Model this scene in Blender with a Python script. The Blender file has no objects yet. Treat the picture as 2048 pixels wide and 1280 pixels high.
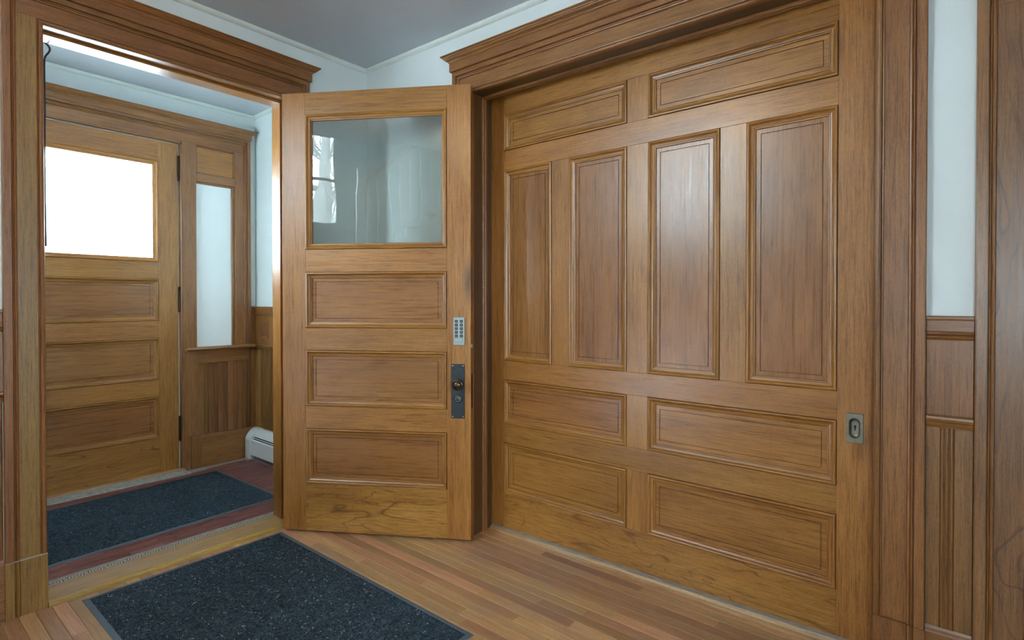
import bpy, bmesh, math, random
from mathutils import Vector, Matrix
random.seed(7)
S = bpy.context.scene
C = S.collection

# ------------------------------------------------------------------ camera
cam = bpy.data.cameras.new('camera'); camo = bpy.data.objects.new('camera', cam); C.objects.link(camo)
FPX = 1086.0                                  # focal length in pixels of the 2048 px wide frame
cam.sensor_width = 36.0; cam.lens = 36.0*FPX/2048.0
cam.shift_y = -0.01455; cam.clip_start = 0.05; cam.clip_end = 300
camo.location = (0, 0, 1.3)
camo.rotation_euler = (math.pi/2-0.0094, 0, -math.atan2(1328.0, 1086.0))
S.camera = camo

# ------------------------------------------------------------------ sky, exposure
w = bpy.data.worlds.new('world'); S.world = w; w.use_nodes = True
bg = w.node_tree.nodes['Background']
bg.inputs[0].default_value = (0.72, 0.87, 1.0, 1); bg.inputs[1].default_value = 8.0
S.view_settings.view_transform = 'Standard'; S.view_settings.look = 'None'
S.view_settings.gamma = 1.0; S.view_settings.use_curve_mapping = False
S.view_settings.exposure = 2.40

def portal(name, loc, rot, sx, sy):
    l = bpy.data.lights.new(name, 'AREA'); l.shape = 'RECTANGLE'; l.size = sx; l.size_y = sy
    l.cycles.is_portal = True
    o = bpy.data.objects.new(name, l); C.objects.link(o); o.location = loc; o.rotation_euler = rot
# portals only guide the sky light through the window openings, some added for brightness
portal('sky_portal', (-3.02, 2.825, 2.965), (0, -math.pi/2, 0), 1.31, 1.35)
portal('sky_portal', (-3.02, -1.05, 1.50), (0, -math.pi/2, 0), 1.30, 0.70)
portal('sky_portal', (-0.15, -2.44, 1.475), (math.pi/2, 0, 0), 0.9, 1.35)
portal('sky_portal', (-0.09, 3.825, 1.90), (0, -math.pi/2, 0), 1.20, 0.85)
portal('sky_portal', (1.05, 4.63, 1.955), (-math.pi/2, 0, 0), 0.76, 0.7)

# ------------------------------------------------------------------ materials
def nt(name):
    m = bpy.data.materials.new(name); m.use_nodes = True
    t = m.node_tree; b = t.nodes['Principled BSDF']
    return m, t, b
def node(t, kind, **kw):
    n = t.nodes.new(kind)
    for k, v in kw.items():
        if k.startswith('i_'):
            key = k[2:]; n.inputs[int(key) if key.isdigit() else key.replace('_', ' ')].default_value = v
        else: setattr(n, k, v)
    return n
def math_n(t, op, a, b=None, clamp=False):
    n = t.nodes.new('ShaderNodeMath'); n.operation = op; n.use_clamp = clamp
    for i, x in enumerate((a, b)):
        if x is None: continue
        if isinstance(x, (int, float)): n.inputs[i].default_value = x
        else: t.links.new(x, n.inputs[i])
    return n.outputs[0]
def mix(t, fac, a, b, blend='MIX'):
    n = t.nodes.new('ShaderNodeMix'); n.data_type = 'RGBA'; n.blend_type = blend
    for s, x in ((n.inputs[0], fac), (n.inputs[6], a), (n.inputs[7], b)):
        if isinstance(x, (int, float)): s.default_value = x
        elif isinstance(x, tuple): s.default_value = (*x, 1) if len(x) == 3 else x
        else: t.links.new(x, s)
    return n.outputs[2]
def noise(t, vec, sc, scale=1.0, detail=2.0, dist=0.0, rough=0.5):
    mp = node(t, 'ShaderNodeMapping'); mp.inputs['Scale'].default_value = sc
    t.links.new(vec, mp.inputs['Vector'])
    n = node(t, 'ShaderNodeTexNoise'); n.inputs['Scale'].default_value = scale
    n.inputs['Detail'].default_value = detail; n.inputs['Distortion'].default_value = dist
    n.inputs['Roughness'].default_value = rough
    t.links.new(mp.outputs[0], n.inputs['Vector'])
    return n.outputs['Fac']
def ramp(t, fac, stops):
    r = node(t, 'ShaderNodeValToRGB'); e = r.color_ramp.elements
    while len(e) < len(stops): e.new(0.5)
    for el, (p, c) in zip(e, stops): el.position = p; el.color = (*c, 1)
    t.links.new(fac, r.inputs[0]); return r.outputs[0]

def oak(name, dark, mid, light, rough=0.3, figured=False, var=0.06, stain=None, coat=0.0, pore=0.55, wear=None):
    m, t, b = nt(name)
    at = node(t, 'ShaderNodeAttribute', attribute_name='g')
    oi = node(t, 'ShaderNodeObjectInfo')
    off = node(t, 'ShaderNodeVectorMath', operation='SCALE'); off.inputs[0].default_value = (7.3, 3.1, 5.7)
    t.links.new(oi.outputs['Random'], off.inputs['Scale'])
    ad = node(t, 'ShaderNodeVectorMath', operation='ADD')
    t.links.new(at.outputs['Vector'], ad.inputs[0]); t.links.new(off.outputs[0], ad.inputs[1])
    v = ad.outputs[0]
    n1 = noise(t, v, (1.3, 8, 8), 1, 3)
    n3 = noise(t, v, (3.2, 100, 100), 1, 4, 0.6, 0.6)
    n2 = noise(t, v, (10, 290, 290), 1, 2)
    n5 = noise(t, v, (80, 330, 330), 1, 2)          # short ray flecks
    f = math_n(t, 'ADD', math_n(t, 'MULTIPLY', n1, 0.36), math_n(t, 'MULTIPLY', n3, 0.36))
    f = math_n(t, 'ADD', f, math_n(t, 'MULTIPLY', n5, 0.28))
    col = ramp(t, f, [(0.31, dark), (0.5, mid), (0.68, light)])
    po = node(t, 'ShaderNodeMapRange'); po.inputs[1].default_value = 0.30; po.inputs[2].default_value = 0.50
    po.inputs[3].default_value = pore; po.inputs[4].default_value = 0.0
    t.links.new(n2, po.inputs[0])
    col = mix(t, po.outputs[0], col, tuple(x*0.38 for x in dark))
    if figured:
        n4 = noise(t, v, (1.6, 7.0, 7.0), 1, 2.0, 0.9)
        pp = math_n(t, 'PINGPONG', math_n(t, 'MULTIPLY', n4, 15.0), 1.0)
        ln = node(t, 'ShaderNodeMapRange'); ln.inputs[1].default_value = 0.0; ln.inputs[2].default_value = 0.20
        ln.inputs[3].default_value = 1.0; ln.inputs[4].default_value = 0.0
        t.links.new(pp, ln.inputs[0])
        mk = node(t, 'ShaderNodeMapRange'); mk.inputs[1].default_value = 0.42; mk.inputs[2].default_value = 0.54
        t.links.new(noise(t, v, (3.5, 11, 11), 1, 2), mk.inputs[0])
        col = mix(t, math_n(t, 'MULTIPLY', math_n(t, 'MULTIPLY', ln.outputs[0], mk.outputs[0]), 0.75), col, tuple(x*0.55 for x in dark))
    if wear:                                        # grey foot-worn patches
        mk = node(t, 'ShaderNodeMapRange'); mk.inputs[1].default_value = 0.5; mk.inputs[2].default_value = 0.72
        mk.inputs[3].default_value = 0.0; mk.inputs[4].default_value = 0.6
        tc = node(t, 'ShaderNodeNewGeometry')
        t.links.new(noise(t, tc.outputs['Position'], (3.2, 1.6, 3), 1, 4, 0.3), mk.inputs[0])
        col = mix(t, mk.outputs[0], col, wear)
    hs = node(t, 'ShaderNodeHueSaturation'); t.links.new(col, hs.inputs['Color'])
    t.links.new(math_n(t, 'ADD', math_n(t, 'MULTIPLY', oi.outputs['Random'], 2*var), 1-var), hs.inputs['Value'])
    rr = math_n(t, 'FRACT', math_n(t, 'MULTIPLY', oi.outputs['Random'], 17.3))
    t.links.new(math_n(t, 'ADD', math_n(t, 'MULTIPLY', rr, 0.10*var), 0.5-0.047*var), hs.inputs['Hue'])
    col = hs.outputs[0]
    if stain:                                       # dark hand-wear mark with a shape of its own
        for (sx, sz, rx, rz, amt) in stain:
            tc = node(t, 'ShaderNodeTexCoord'); sp = node(t, 'ShaderNodeSeparateXYZ'); t.links.new(tc.outputs['Object'], sp.inputs[0])
            dx = math_n(t, 'DIVIDE', math_n(t, 'SUBTRACT', sp.outputs[0], sx), rx)
            dz = math_n(t, 'DIVIDE', math_n(t, 'SUBTRACT', sp.outputs[2], sz), rz)
            d = math_n(t, 'SQRT', math_n(t, 'ADD', math_n(t, 'MULTIPLY', dx, dx), math_n(t, 'MULTIPLY', dz, dz)))
            d = math_n(t, 'ADD', d, math_n(t, 'MULTIPLY', math_n(t, 'SUBTRACT', n3, 0.5), 1.2))
            mr = node(t, 'ShaderNodeMapRange'); mr.inputs[1].default_value = 1.0; mr.inputs[2].default_value = 0.1
            mr.inputs[3].default_value = 0.0; mr.inputs[4].default_value = amt; t.links.new(d, mr.inputs[0])
            col = mix(t, mr.outputs[0], col, (0.030, 0.022, 0.018))
    t.links.new(col, b.inputs['Base Color'])
    t.links.new(math_n(t, 'ADD', math_n(t, 'MULTIPLY', n3, 0.22), rough-0.10), b.inputs['Roughness'])
    b.inputs['Specular IOR Level'].default_value = 0.68
    b.inputs['Coat Weight'].default_value = coat; b.inputs['Coat Roughness'].default_value = 0.12
    bp = node(t, 'ShaderNodeBump'); bp.inputs['Strength'].default_value = 0.22; bp.inputs['Distance'].default_value = 0.00022
    t.links.new(math_n(t, 'ADD', math_n(t, 'MULTIPLY', n2, 0.6), math_n(t, 'MULTIPLY', n3, 0.8)), bp.inputs['Height'])
    t.links.new(bp.outputs[0], b.inputs['Normal'])
    return m

DK, MD, LT = (0.172, 0.061, 0.0110), (0.335, 0.135, 0.0245), (0.460, 0.211, 0.049)
OAK = oak('oak_varnished', DK, MD, LT, 0.30)
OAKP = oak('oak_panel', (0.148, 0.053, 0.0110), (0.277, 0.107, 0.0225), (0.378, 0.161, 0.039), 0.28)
OAKF = oak('oak_figured', DK, (0.355, 0.157, 0.027), (0.480, 0.238, 0.055), 0.32, figured=True)
OAKS = oak('oak_handworn_stile', DK, MD, LT, 0.30, stain=[(1.062, 1.40, 0.040, 0.14, 0.7)])
OAKPS = oak('oak_pull_stile', DK, MD, LT, 0.32, stain=[(1.86, 0.80, 0.06, 0.13, 0.35)])
OAKD = oak('oak_casing', (0.134, 0.048, 0.012), (0.257, 0.101, 0.026), (0.358, 0.159, 0.045), 0.34)
OAKDF = oak('oak_casing_figured', (0.130, 0.050, 0.014), (0.235, 0.096, 0.027), (0.330, 0.152, 0.044), 0.34, figured=True)
OAKY = oak('oak_golden', (0.150, 0.070, 0.015), (0.275, 0.142, 0.030), (0.38, 0.218, 0.058), 0.36)
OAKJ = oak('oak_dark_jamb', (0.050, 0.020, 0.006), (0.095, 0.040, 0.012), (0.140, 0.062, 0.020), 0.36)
OAKB = oak('oak_beadboard', (0.125, 0.047, 0.012), (0.245, 0.099, 0.025), (0.35, 0.158, 0.044), 0.36, var=0.2)
FIR = oak('floor_fir', (0.300, 0.138, 0.060), (0.500, 0.262, 0.122), (0.65, 0.40, 0.20), 0.36, var=0.26, pore=0.3, wear=(0.37, 0.25, 0.19))
SILLW = oak('threshold_wood', (0.26, 0.13, 0.045), (0.46, 0.27, 0.11), (0.60, 0.40, 0.20), 0.42, wear=(0.36, 0.30, 0.25))

NOSE = oak('nosing_wood', (0.24, 0.125, 0.028), (0.50, 0.30, 0.075), (0.66, 0.44, 0.14), 0.38, pore=0.6)
def plain(name, col, rough=0.5, metal=0.0, nscale=0, namt=0.1, bump=0.0, spec=0.5):
    m, t, b = nt(name)
    b.inputs['Base Color'].default_value = (*col, 1); b.inputs['Roughness'].default_value = rough; b.inputs['Metallic'].default_value = metal
    b.inputs['Specular IOR Level'].default_value = spec
    if nscale:
        tc = node(t, 'ShaderNodeTexCoord'); n = noise(t, tc.outputs['Object'], (1, 1, 1), nscale, 4)
        mr = node(t, 'ShaderNodeMapRange'); mr.inputs[3].default_value = 1-namt; mr.inputs[4].default_value = 1+namt; t.links.new(n, mr.inputs[0])
        t.links.new(mix(t, 1.0, col, mr.outputs[0], 'MULTIPLY'), b.inputs['Base Color'])
        if bump:
            bp = node(t, 'ShaderNodeBump'); bp.inputs['Strength'].default_value = bump; bp.inputs['Distance'].default_value = 0.002
            t.links.new(n, bp.inputs['Height']); t.links.new(bp.outputs[0], b.inputs['Normal'])
    return m
WALL = plain('wall_paint', (0.72, 0.76, 0.745), 0.55, 0, 14, 0.03, 0.15)
CEIL = plain('ceiling_paint', (0.57, 0.605, 0.64), 0.5, 0, 9, 0.04, 0.1)
CROWN = plain('crown_paint', (0.74, 0.77, 0.72), 0.4, 0, 20, 0.03)
WHITEP = plain('white_panel_paint', (0.76, 0.79, 0.78), 0.45, 0, 8, 0.02)
ENAMEL = plain('heater_enamel', (0.72, 0.73, 0.72), 0.35, 0, 30, 0.05)
DARK = plain('dark_recess', (0.012, 0.012, 0.013), 0.7, 0, 40, 0.2)
STEEL = plain('keypad_steel', (0.36, 0.40, 0.38), 0.38, 0.75, 120, 0.12)
BUTTON = plain('keypad_button', (0.012, 0.013, 0.016), 0.35, 0, 60, 0.2)
MARK = plain('keypad_mark', (0.30, 0.31, 0.30), 0.5, 0, 60, 0.1)
BRONZE = plain('dark_bronze', (0.050, 0.058, 0.062), 0.42, 0.7, 60, 0.35)
CYL = plain('cylinder_bronze', (0.11, 0.115, 0.11), 0.32, 0.8, 60, 0.3)
KNOB = plain('worn_brass', (0.115, 0.085, 0.050), 0.26, 0.9, 50, 0.3)
PULLM = plain('pull_brass', (0.26, 0.25, 0.20), 0.38, 0.85, 70, 0.3)
IRON = plain('black_iron', (0.015, 0.014, 0.015), 0.45, 0.5, 50, 0.3)
CABLE = plain('black_cable', (0.010, 0.010, 0.012), 0.5, 0, 50, 0.2)
STONE = plain('grey_marble', (0.40, 0.40, 0.38), 0.5, 0, 45, 0.8, 0.3)
WSTRIP = plain('weather_strip', (0.72, 0.74, 0.74), 0.35, 0, 60, 0.15)
GREYC = plain('old_caulk', (0.45, 0.42, 0.36), 0.6, 0, 30, 0.3)
GREYP = plain('dusty_ledge', (0.30, 0.27, 0.24), 0.55, 0, 30, 0.3)
RUBBER = plain('mat_rubber', (0.080, 0.118, 0.155), 0.5, 0, 80, 0.2)
SNOW = plain('snow', (0.80, 0.82, 0.85), 0.8, 0, 1.5, 0.05)
BARK = plain('bark', (0.20, 0.185, 0.17), 0.9, 0, 12, 0.4)
BRICKW = plain('porch_grey', (0.45, 0.46, 0.47), 0.7, 0, 10, 0.1)
GROUT = plain('grout', (0.18, 0.10, 0.09), 0.8, 0, 60, 0.2)
PLASTER = plain('plaster', (0.7, 0.72, 0.7), 0.6, 0, 10, 0.04)

def carpet_mat():
    m, t, b = nt('mat_pile'); tc = node(t, 'ShaderNodeTexCoord'); v = tc.outputs['Object']
    a = noise(t, v, (1, 1, 1), 330, 2, 2.5, 0.7); c = noise(t, v, (1, 1, 1), 140, 3, 2.0, 0.6); d = noise(t, v, (1, 1, 1), 6, 3); e = noise(t, v, (1, 1, 1), 62, 2, 1.5, 0.6)
    f = math_n(t, 'ADD', math_n(t, 'ADD', math_n(t, 'MULTIPLY', a, 0.42), math_n(t, 'MULTIPLY', c, 0.33)), math_n(t, 'MULTIPLY', e, 0.25))
    col = ramp(t, f, [(0.40, (0.003, 0.007, 0.012)), (0.50, (0.019, 0.036, 0.053)), (0.60, (0.13, 0.180, 0.22))])
    mr = node(t, 'ShaderNodeMapRange'); mr.inputs[3].default_value = 0.7; mr.inputs[4].default_value = 1.3; t.links.new(d, mr.inputs[0])
    t.links.new(mix(t, 1.0, col, mr.outputs[0], 'MULTIPLY'), b.inputs['Base Color'])
    b.inputs['Roughness'].default_value = 0.95; b.inputs['Specular IOR Level'].default_value = 0.15
    bp = node(t, 'ShaderNodeBump'); bp.inputs['Strength'].default_value = 0.9; bp.inputs['Distance'].default_value = 0.003
    t.links.new(f, bp.inputs['Height']); t.links.new(bp.outputs[0], b.inputs['Normal'])
    return m
PILE = carpet_mat()
LINT = plain('lint', (0.60, 0.61, 0.58), 0.9, 0, 40, 0.3)

def tile_mat():
    m, t, b = nt('red_tile'); oi = node(t, 'ShaderNodeNewGeometry'); tc = node(t, 'ShaderNodeTexCoord')
    n = noise(t, tc.outputs['Object'], (9, 25, 1), 1, 3)
    f = math_n(t, 'ADD', math_n(t, 'MULTIPLY', oi.outputs['Random Per Island'], 0.6), math_n(t, 'MULTIPLY', n, 0.4))
    t.links.new(ramp(t, f, [(0.1, (0.150, 0.050, 0.045)), (0.5, (0.210, 0.072, 0.062)), (0.9, (0.27, 0.105, 0.088))]), b.inputs['Base Color'])
    b.inputs['Roughness'].default_value = 0.42
    return m
TILE = tile_mat()

def guilloche_mat():
    # flat printed ring pattern of the border tiles (interlaced rings, pale grey on near-black)
    m, t, b = nt('guilloche_tile'); tc = node(t, 'ShaderNodeTexCoord'); sp = node(t, 'ShaderNodeSeparateXYZ'); t.links.new(tc.outputs['UV'], sp.inputs[0])
    x, y = sp.outputs[0], sp.outputs[1]
    def rings(shift):
        fx = math_n(t, 'SUBTRACT', math_n(t, 'FRACT', math_n(t, 'ADD', x, shift)), 0.5)
        d = math_n(t, 'SQRT', math_n(t, 'ADD', math_n(t, 'MULTIPLY', fx, fx), math_n(t, 'MULTIPLY', y, y)))
        return d
    d0 = rings(0.5)
    s0 = math_n(t, 'SINE', math_n(t, 'MULTIPLY', d0, 44.0))
    # ribbon that weaves from ring to ring
    wv = math_n(t, 'MULTIPLY', math_n(t, 'SINE', math_n(t, 'MULTIPLY', x, 6.2832)), 0.40)
    dw = math_n(t, 'ABSOLUTE', math_n(t, 'SUBTRACT', y, wv))
    s1 = math_n(t, 'SINE', math_n(t, 'MULTIPLY', dw, 44.0))
    inner = math_n(t, 'LESS_THAN', d0, 0.44)
    s = node(t, 'ShaderNodeMix'); t.links.new(inner, s.inputs[0]); t.links.new(s1, s.inputs[2]); t.links.new(s0, s.inputs[3])
    k = math_n(t, 'GREATER_THAN', s.outputs[0], -0.35)
    n = noise(t, tc.outputs['Object'], (1, 1, 1), 60, 3)
    c = mix(t, k, (0.022, 0.022, 0.022), (0.62, 0.60, 0.54))
    t.links.new(mix(t, 1.0, c, ramp(t, n, [(0.3, (0.75, 0.75, 0.75)), (0.7, (1.0, 1.0, 1.0))]), 'MULTIPLY'), b.inputs['Base Color'])
    b.inputs['Roughness'].default_value = 0.45
    return m
GUIL = guilloche_mat()

def glass_mat():
    m = bpy.data.materials.new('window_glass'); m.use_nodes = True; t = m.node_tree
    t.nodes.remove(t.nodes['Principled BSDF']); out = t.nodes['Material Output']
    tr = node(t, 'ShaderNodeBsdfTransparent'); tr.inputs[0].default_value = (0.93, 0.96, 0.95, 1)
    gl = node(t, 'ShaderNodeBsdfGlossy'); gl.inputs['Roughness'].default_value = 0.0; gl.inputs['Color'].default_value = (1, 1, 1, 1)
    fr = node(t, 'ShaderNodeFresnel'); fr.inputs['IOR'].default_value = 1.62
    tc = node(t, 'ShaderNodeTexCoord'); bp = node(t, 'ShaderNodeBump'); bp.inputs['Strength'].default_value = 0.09; bp.inputs['Distance'].default_value = 0.02
    t.links.new(noise(t, tc.outputs['Object'], (3, 3, 3), 1, 1), bp.inputs['Height']); t.links.new(bp.outputs[0], gl.inputs['Normal'])
    mx = node(t, 'ShaderNodeMixShader')
    t.links.new(fr.outputs[0], mx.inputs[0]); t.links.new(tr.outputs[0], mx.inputs[1]); t.links.new(gl.outputs[0], mx.inputs[2])
    t.links.new(mx.outputs[0], out.inputs[0])
    return m
GLASS = glass_mat()
def lamp_mat():
    m, t, b = nt('lamp_glass'); b.inputs['Base Color'].default_value = (0.9, 0.86, 0.78, 1)
    tc = node(t, 'ShaderNodeTexCoord'); n = noise(t, tc.outputs['Object'], (1, 1, 1), 3, 1)
    b.inputs['Emission Color'].default_value = (1.0, 0.74, 0.46, 1); b.inputs['Emission Strength'].default_value = 6.0
    t.links.new(math_n(t, 'ADD', math_n(t, 'MULTIPLY', n, 0.1), 0.25), b.inputs['Roughness'])
    return m
LAMP = lamp_mat()

# ------------------------------------------------------------------ mesh helpers
AX = {'x': (0, 1, 2), 'y': (1, 0, 2), 'z': (2, 0, 1)}
def finish(name, bm, mat, parent=None, grain='x', bevel=0.0, smooth=False, uv=None):
    """one bmesh -> one mesh object; 'g' holds the grain coordinates (along, across, across)"""
    if bevel:
        bmesh.ops.bevel(bm, geom=list(bm.edges), offset=bevel, segments=1, affect='EDGES', profile=0.5)
    bmesh.ops.recalc_face_normals(bm, faces=bm.faces)
    fl = bm.faces.layers.int.get('ax')
    lay = bm.loops.layers.float_vector.new('g')
    o3 = Vector((random.uniform(0, 9), random.uniform(0, 9), random.uniform(0, 9)))
    for f in bm.faces:
        f.smooth = smooth
        ax = grain if fl is None else 'xyz'[f[fl]]
        i, j, k = AX[ax]
        for l in f.loops:
            c = l.vert.co; l[lay] = Vector((c[i], c[j], c[k]))+o3
    if uv:
        ul = bm.loops.layers.uv.new('UVMap')
        for f in bm.faces:
            for l in f.loops: l[ul].uv = uv(l.vert.co)
    me = bpy.data.meshes.new(name); bm.to_mesh(me); bm.free(); me.materials.append(mat)
    o = bpy.data.objects.new(name, me); C.objects.link(o)
    if parent: o.parent = parent
    return o
def addbox(bm, x0, x1, y0, y1, z0, z1):
    v = [bm.verts.new((x, y, z)) for x in (x0, x1) for y in (y0, y1) for z in (z0, z1)]
    for q in ((0, 1, 3, 2), (4, 6, 7, 5), (0, 4, 5, 1), (2, 3, 7, 6), (0, 2, 6, 4), (1, 5, 7, 3)):
        bm.faces.new([v[i] for i in q])
def box(name, x0, x1, y0, y1, z0, z1, mat, parent=None, grain='x', bevel=0.0012):
    bm = bmesh.new(); addbox(bm, x0, x1, y0, y1, z0, z1)
    return finish(name, bm, mat, parent, grain, bevel)
def boxes(name, lst, mat, parent=None, grain='x', bevel=0.0):
    bm = bmesh.new()
    for b in lst: addbox(bm, *b)
    return finish(name, bm, mat, parent, grain, bevel)
def mitres(path, closed):
    n = len(path); nr = []
    segs = n if closed else n-1
    for i in range(segs):
        a, b = Vector(path[i]), Vector(path[(i+1) % n]); d = (b-a).normalized(); nr.append(Vector((-d.y, d.x)))
    out = []
    for i in range(n):
        if closed: p, q = nr[(i-1) % segs], nr[i % segs]
        else: p, q = nr[max(i-1, 0)], nr[min(i, segs-1)]
        out.append((p+q)/(1+p.dot(q)))
    return out
def sweep_bm(path, prof, closed=False, plane='xz', seg=None):
    """sweep the closed profile (t outward to the left of the path, h) along a path; mitred corners"""
    bm = bmesh.new(); fl = bm.faces.layers.int.new('ax'); m = mitres(path, closed); n = len(path)
    def P(i, t, h):
        a = Vector(path[i])+m[i]*t
        return (a.x, h, a.y) if plane == 'xz' else (a.x, a.y, h)
    segs = range(n if closed else n-1) if seg is None else [seg]
    cache = {}
    def ring(i):
        if i not in cache: cache[i] = [bm.verts.new(P(i, t, h)) for t, h in prof]
        return cache[i]
    for s in segs:
        i, j = s, (s+1) % n; A, B = ring(i), ring(j); d = Vector(path[j])-Vector(path[i])
        ax = 0 if abs(d.x) > abs(d.y) else (2 if plane == 'xz' else 1)
        for k in range(len(prof)):
            l = (k+1) % len(prof)
            f = bm.faces.new((A[k], A[l], B[l], B[k])); f[fl] = ax
    if not closed or seg is not None:
        ends = (segs[0], (segs[-1]+1) % n)
        for e in ends:
            f = bm.faces.new(ring(e)); f[fl] = 2 if plane == 'xz' else 0
    return bm
def sweep(name, path, prof, mat, parent=None, closed=False, plane='xz', seg=None):
    return finish(name, sweep_bm(path, prof, closed, plane, seg), mat, parent)
def lathe_bm(prof, seg=24, bm=None, axis='y', origin=(0, 0, 0)):
    bm = bm or bmesh.new(); rings = []; o = Vector(origin)
    for r, h in prof:
        rg = []
        for k in range(seg):
            a = 2*math.pi*k/seg; c, s = r*math.cos(a), r*math.sin(a)
            p = (c, h, s) if axis == 'y' else ((c, s, h) if axis == 'z' else (h, c, s))
            rg.append(bm.verts.new(o+Vector(p)))
        rings.append(rg)
    for A, B in zip(rings, rings[1:]):
        for k in range(seg): bm.faces.new((A[k], A[(k+1) % seg], B[(k+1) % seg], B[k]))
    bm.faces.new(rings[0]); bm.faces.new(rings[-1])
    return bm
def tube_bm(pts, r, seg=8, bm=None):
    bm = bm or bmesh.new(); pts = [Vector(p) for p in pts]; rings = []
    rs = r if isinstance(r, (list, tuple)) else [r]*len(pts)
    for i, p in enumerate(pts):
        d = (pts[min(i+1, len(pts)-1)]-pts[max(i-1, 0)]).normalized()
        u = d.cross(Vector((0.31, 0.2, 0.93))).normalized(); v = d.cross(u)
        rings.append([bm.verts.new(p+(u*math.cos(2*math.pi*k/seg)+v*math.sin(2*math.pi*k/seg))*rs[i]) for k in range(seg)])
    for A, B in zip(rings, rings[1:]):
        for k in range(seg): bm.faces.new((A[k], A[(k+1) % seg], B[(k+1) % seg], B[k]))
    bm.faces.new(rings[0]); bm.faces.new(rings[-1])
    return bm
def empty(name, loc=(0, 0, 0), rz=0.0):
    o = bpy.data.objects.new(name, None); C.objects.link(o); o.location = loc; o.rotation_euler = (0, 0, rz); o.empty_display_size = 0.1
    return o
def place(o, loc, rz=0.0): o.location = loc; o.rotation_euler = (0, 0, rz); return o
def tag(o, label, cat, kind=None, group=None):
    o['label'] = label; o['category'] = cat
    if kind: o['kind'] = kind
    if group: o['group'] = group
    return o
def dup(o, parent, loc=None):
    c = o.copy(); C.objects.link(c); c.parent = parent
    if loc is not None: c.location = loc
    return c

# ------------------------------------------------------------------ the frames of the walls
YA = 2.995                                    # hall face of the front (doorway) wall
B0 = (2.159, 2.995, 0.0); RB = -math.pi/2+math.radians(1.4)   # right wall: origin in the corner, x runs towards the viewer
ZC = 2.80
YC = 4.575                                    # inner face of the outer front wall
XV = 2.176                                    # right wall of the vestibule

# ------------------------------------------------------------------ room shell
ST = 'structure'
wA = boxes('wall_front', [(-1.25, 0.505, 0, 0.125, 0, ZC+0.1), (1.630, 2.30, 0, 0.125, 0, ZC+0.1), (0.505, 1.630, 0, 0.125, 2.478, ZC+0.1)], WALL)
place(wA, (0, YA, 0)); tag(wA, 'off-white painted hall wall around the open inner doorway', 'wall', ST)
wB = boxes('wall_right', [(-0.02, 0.915, 0, 0.34, 0, ZC+0.1), (2.807, 3.155, 0, 0.34, 0, ZC+0.1), (0.915, 2.807, 0, 0.34, 2.456, ZC+0.1),
                          (3.155, 4.105, 0, 0.34, 2.196, ZC+0.1), (4.105, 5.45, 0, 0.34, 0, ZC+0.1), (0.8, 2.9, 0.30, 0.36, 0, 2.5)], WALL)
place(wB, B0, RB); tag(wB, 'off-white painted hall wall holding the wide pocket door', 'wall', ST)
ce = boxes('ceiling', [(-0.40, 2.6, -2.45, YA+0.02, ZC, ZC+0.12), (-1.25, -0.40, -2.45, 0.9, ZC, ZC+0.12)], CEIL); tag(ce, 'grey-white painted plaster hall ceiling', 'ceiling', ST)
wS = boxes('wall_back', [(-3.1, -0.6, -2.45, -2.35, 0, 5.2), (0.3, 2.6, -2.45, -2.35, 0, 5.2), (-0.6, 0.3, -2.45, -2.35, 0, 0.8), (-0.6, 0.3, -2.45, -2.35, 2.15, 5.2)], WALL)
tag(wS, 'off-white hall wall with an added window behind the viewer', 'wall', ST)
wW = boxes('wall_left', [(-3.1, -3.0, -2.45, -1.4, 0, 5.2), (-3.1, -3.0, -0.7, 2.15, 0, 5.2), (-3.1, -3.0, -1.4, -0.7, 0, 0.85), (-3.1, -3.0, -1.4, -0.7, 2.15, 5.2), (-3.1, -3.0, 3.50, 3.75, 0, 5.2), (-3.1, -3.0, 2.15, 3.50, 0, 2.31), (-3.1, -3.0, 2.15, 3.50, 3.62, 5.2)], WALL)
tag(wW, 'off-white stairwell wall with the tall landing window and an added lower window', 'wall', ST)
wN = boxes('wall_stairwell', [(-3.1, -1.25, 3.65, 3.75, 0, 5.2), (-1.25, -1.15, YA+0.12, 3.75, 0, 5.2), (-1.25, -1.15, -2.45, 0.9, ZC+0.1, 5.2), (-0.40, -0.30, 0.9, YA+0.12, ZC+0.1, 5.2), (-1.25, -0.30, 0.8, 0.9, ZC+0.1, 5.2), (-1.25, -0.30, YA, YA+0.125, ZC+0.09, 5.2)], WALL)
tag(wN, 'off-white walls closing the stairwell above the hall ceiling', 'wall', ST)
cu = boxes('ceiling_stairwell', [(-3.1, -0.30, -2.45, 3.75, 5.2, 5.3)], CEIL); tag(cu, 'grey-white ceiling high above the staircase', 'ceiling', ST)

# vestibule shell
wC = boxes('wall_vestibule_front', [(-0.1, 0.49, 0, 0.12, 0, 2.95), (1.60, XV+0.1, 0, 0.12, 0, 2.95), (0.49, 1.60, 0, 0.12, 2.477, 2.95)], WALL)
place(wC, (0, YC, 0)); tag(wC, 'off-white vestibule wall above and beside the outer front door', 'wall', ST)
wV = boxes('wall_vestibule_right', [(0, YC-YA-0.1, 0, 0.12, 0, 2.95)], WALL); place(wV, (XV, YC, 0), -math.pi/2)
tag(wV, 'off-white vestibule side wall above the wainscot and heater', 'wall', ST)
wL = boxes('wall_vestibule_left', [(-0.1, 0.0, YA+0.12, 3.40, 0, 2.95), (-0.1, 0.0, 4.25, YC+0.1, 0, 2.95), (-0.1, 0.0, 3.40, 4.25, 0, 1.30), (-0.1, 0.0, 3.40, 4.25, 2.50, 2.95)], WALL); tag(wL, 'off-white vestibule side wall hidden left of the doorway', 'wall', ST)
cv = boxes('ceiling_vestibule', [(-0.1, XV+0.1, YA+0.1, YC+0.12, 2.84, 2.95)], CEIL); tag(cv, 'pale painted vestibule ceiling', 'ceiling', ST)

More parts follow.
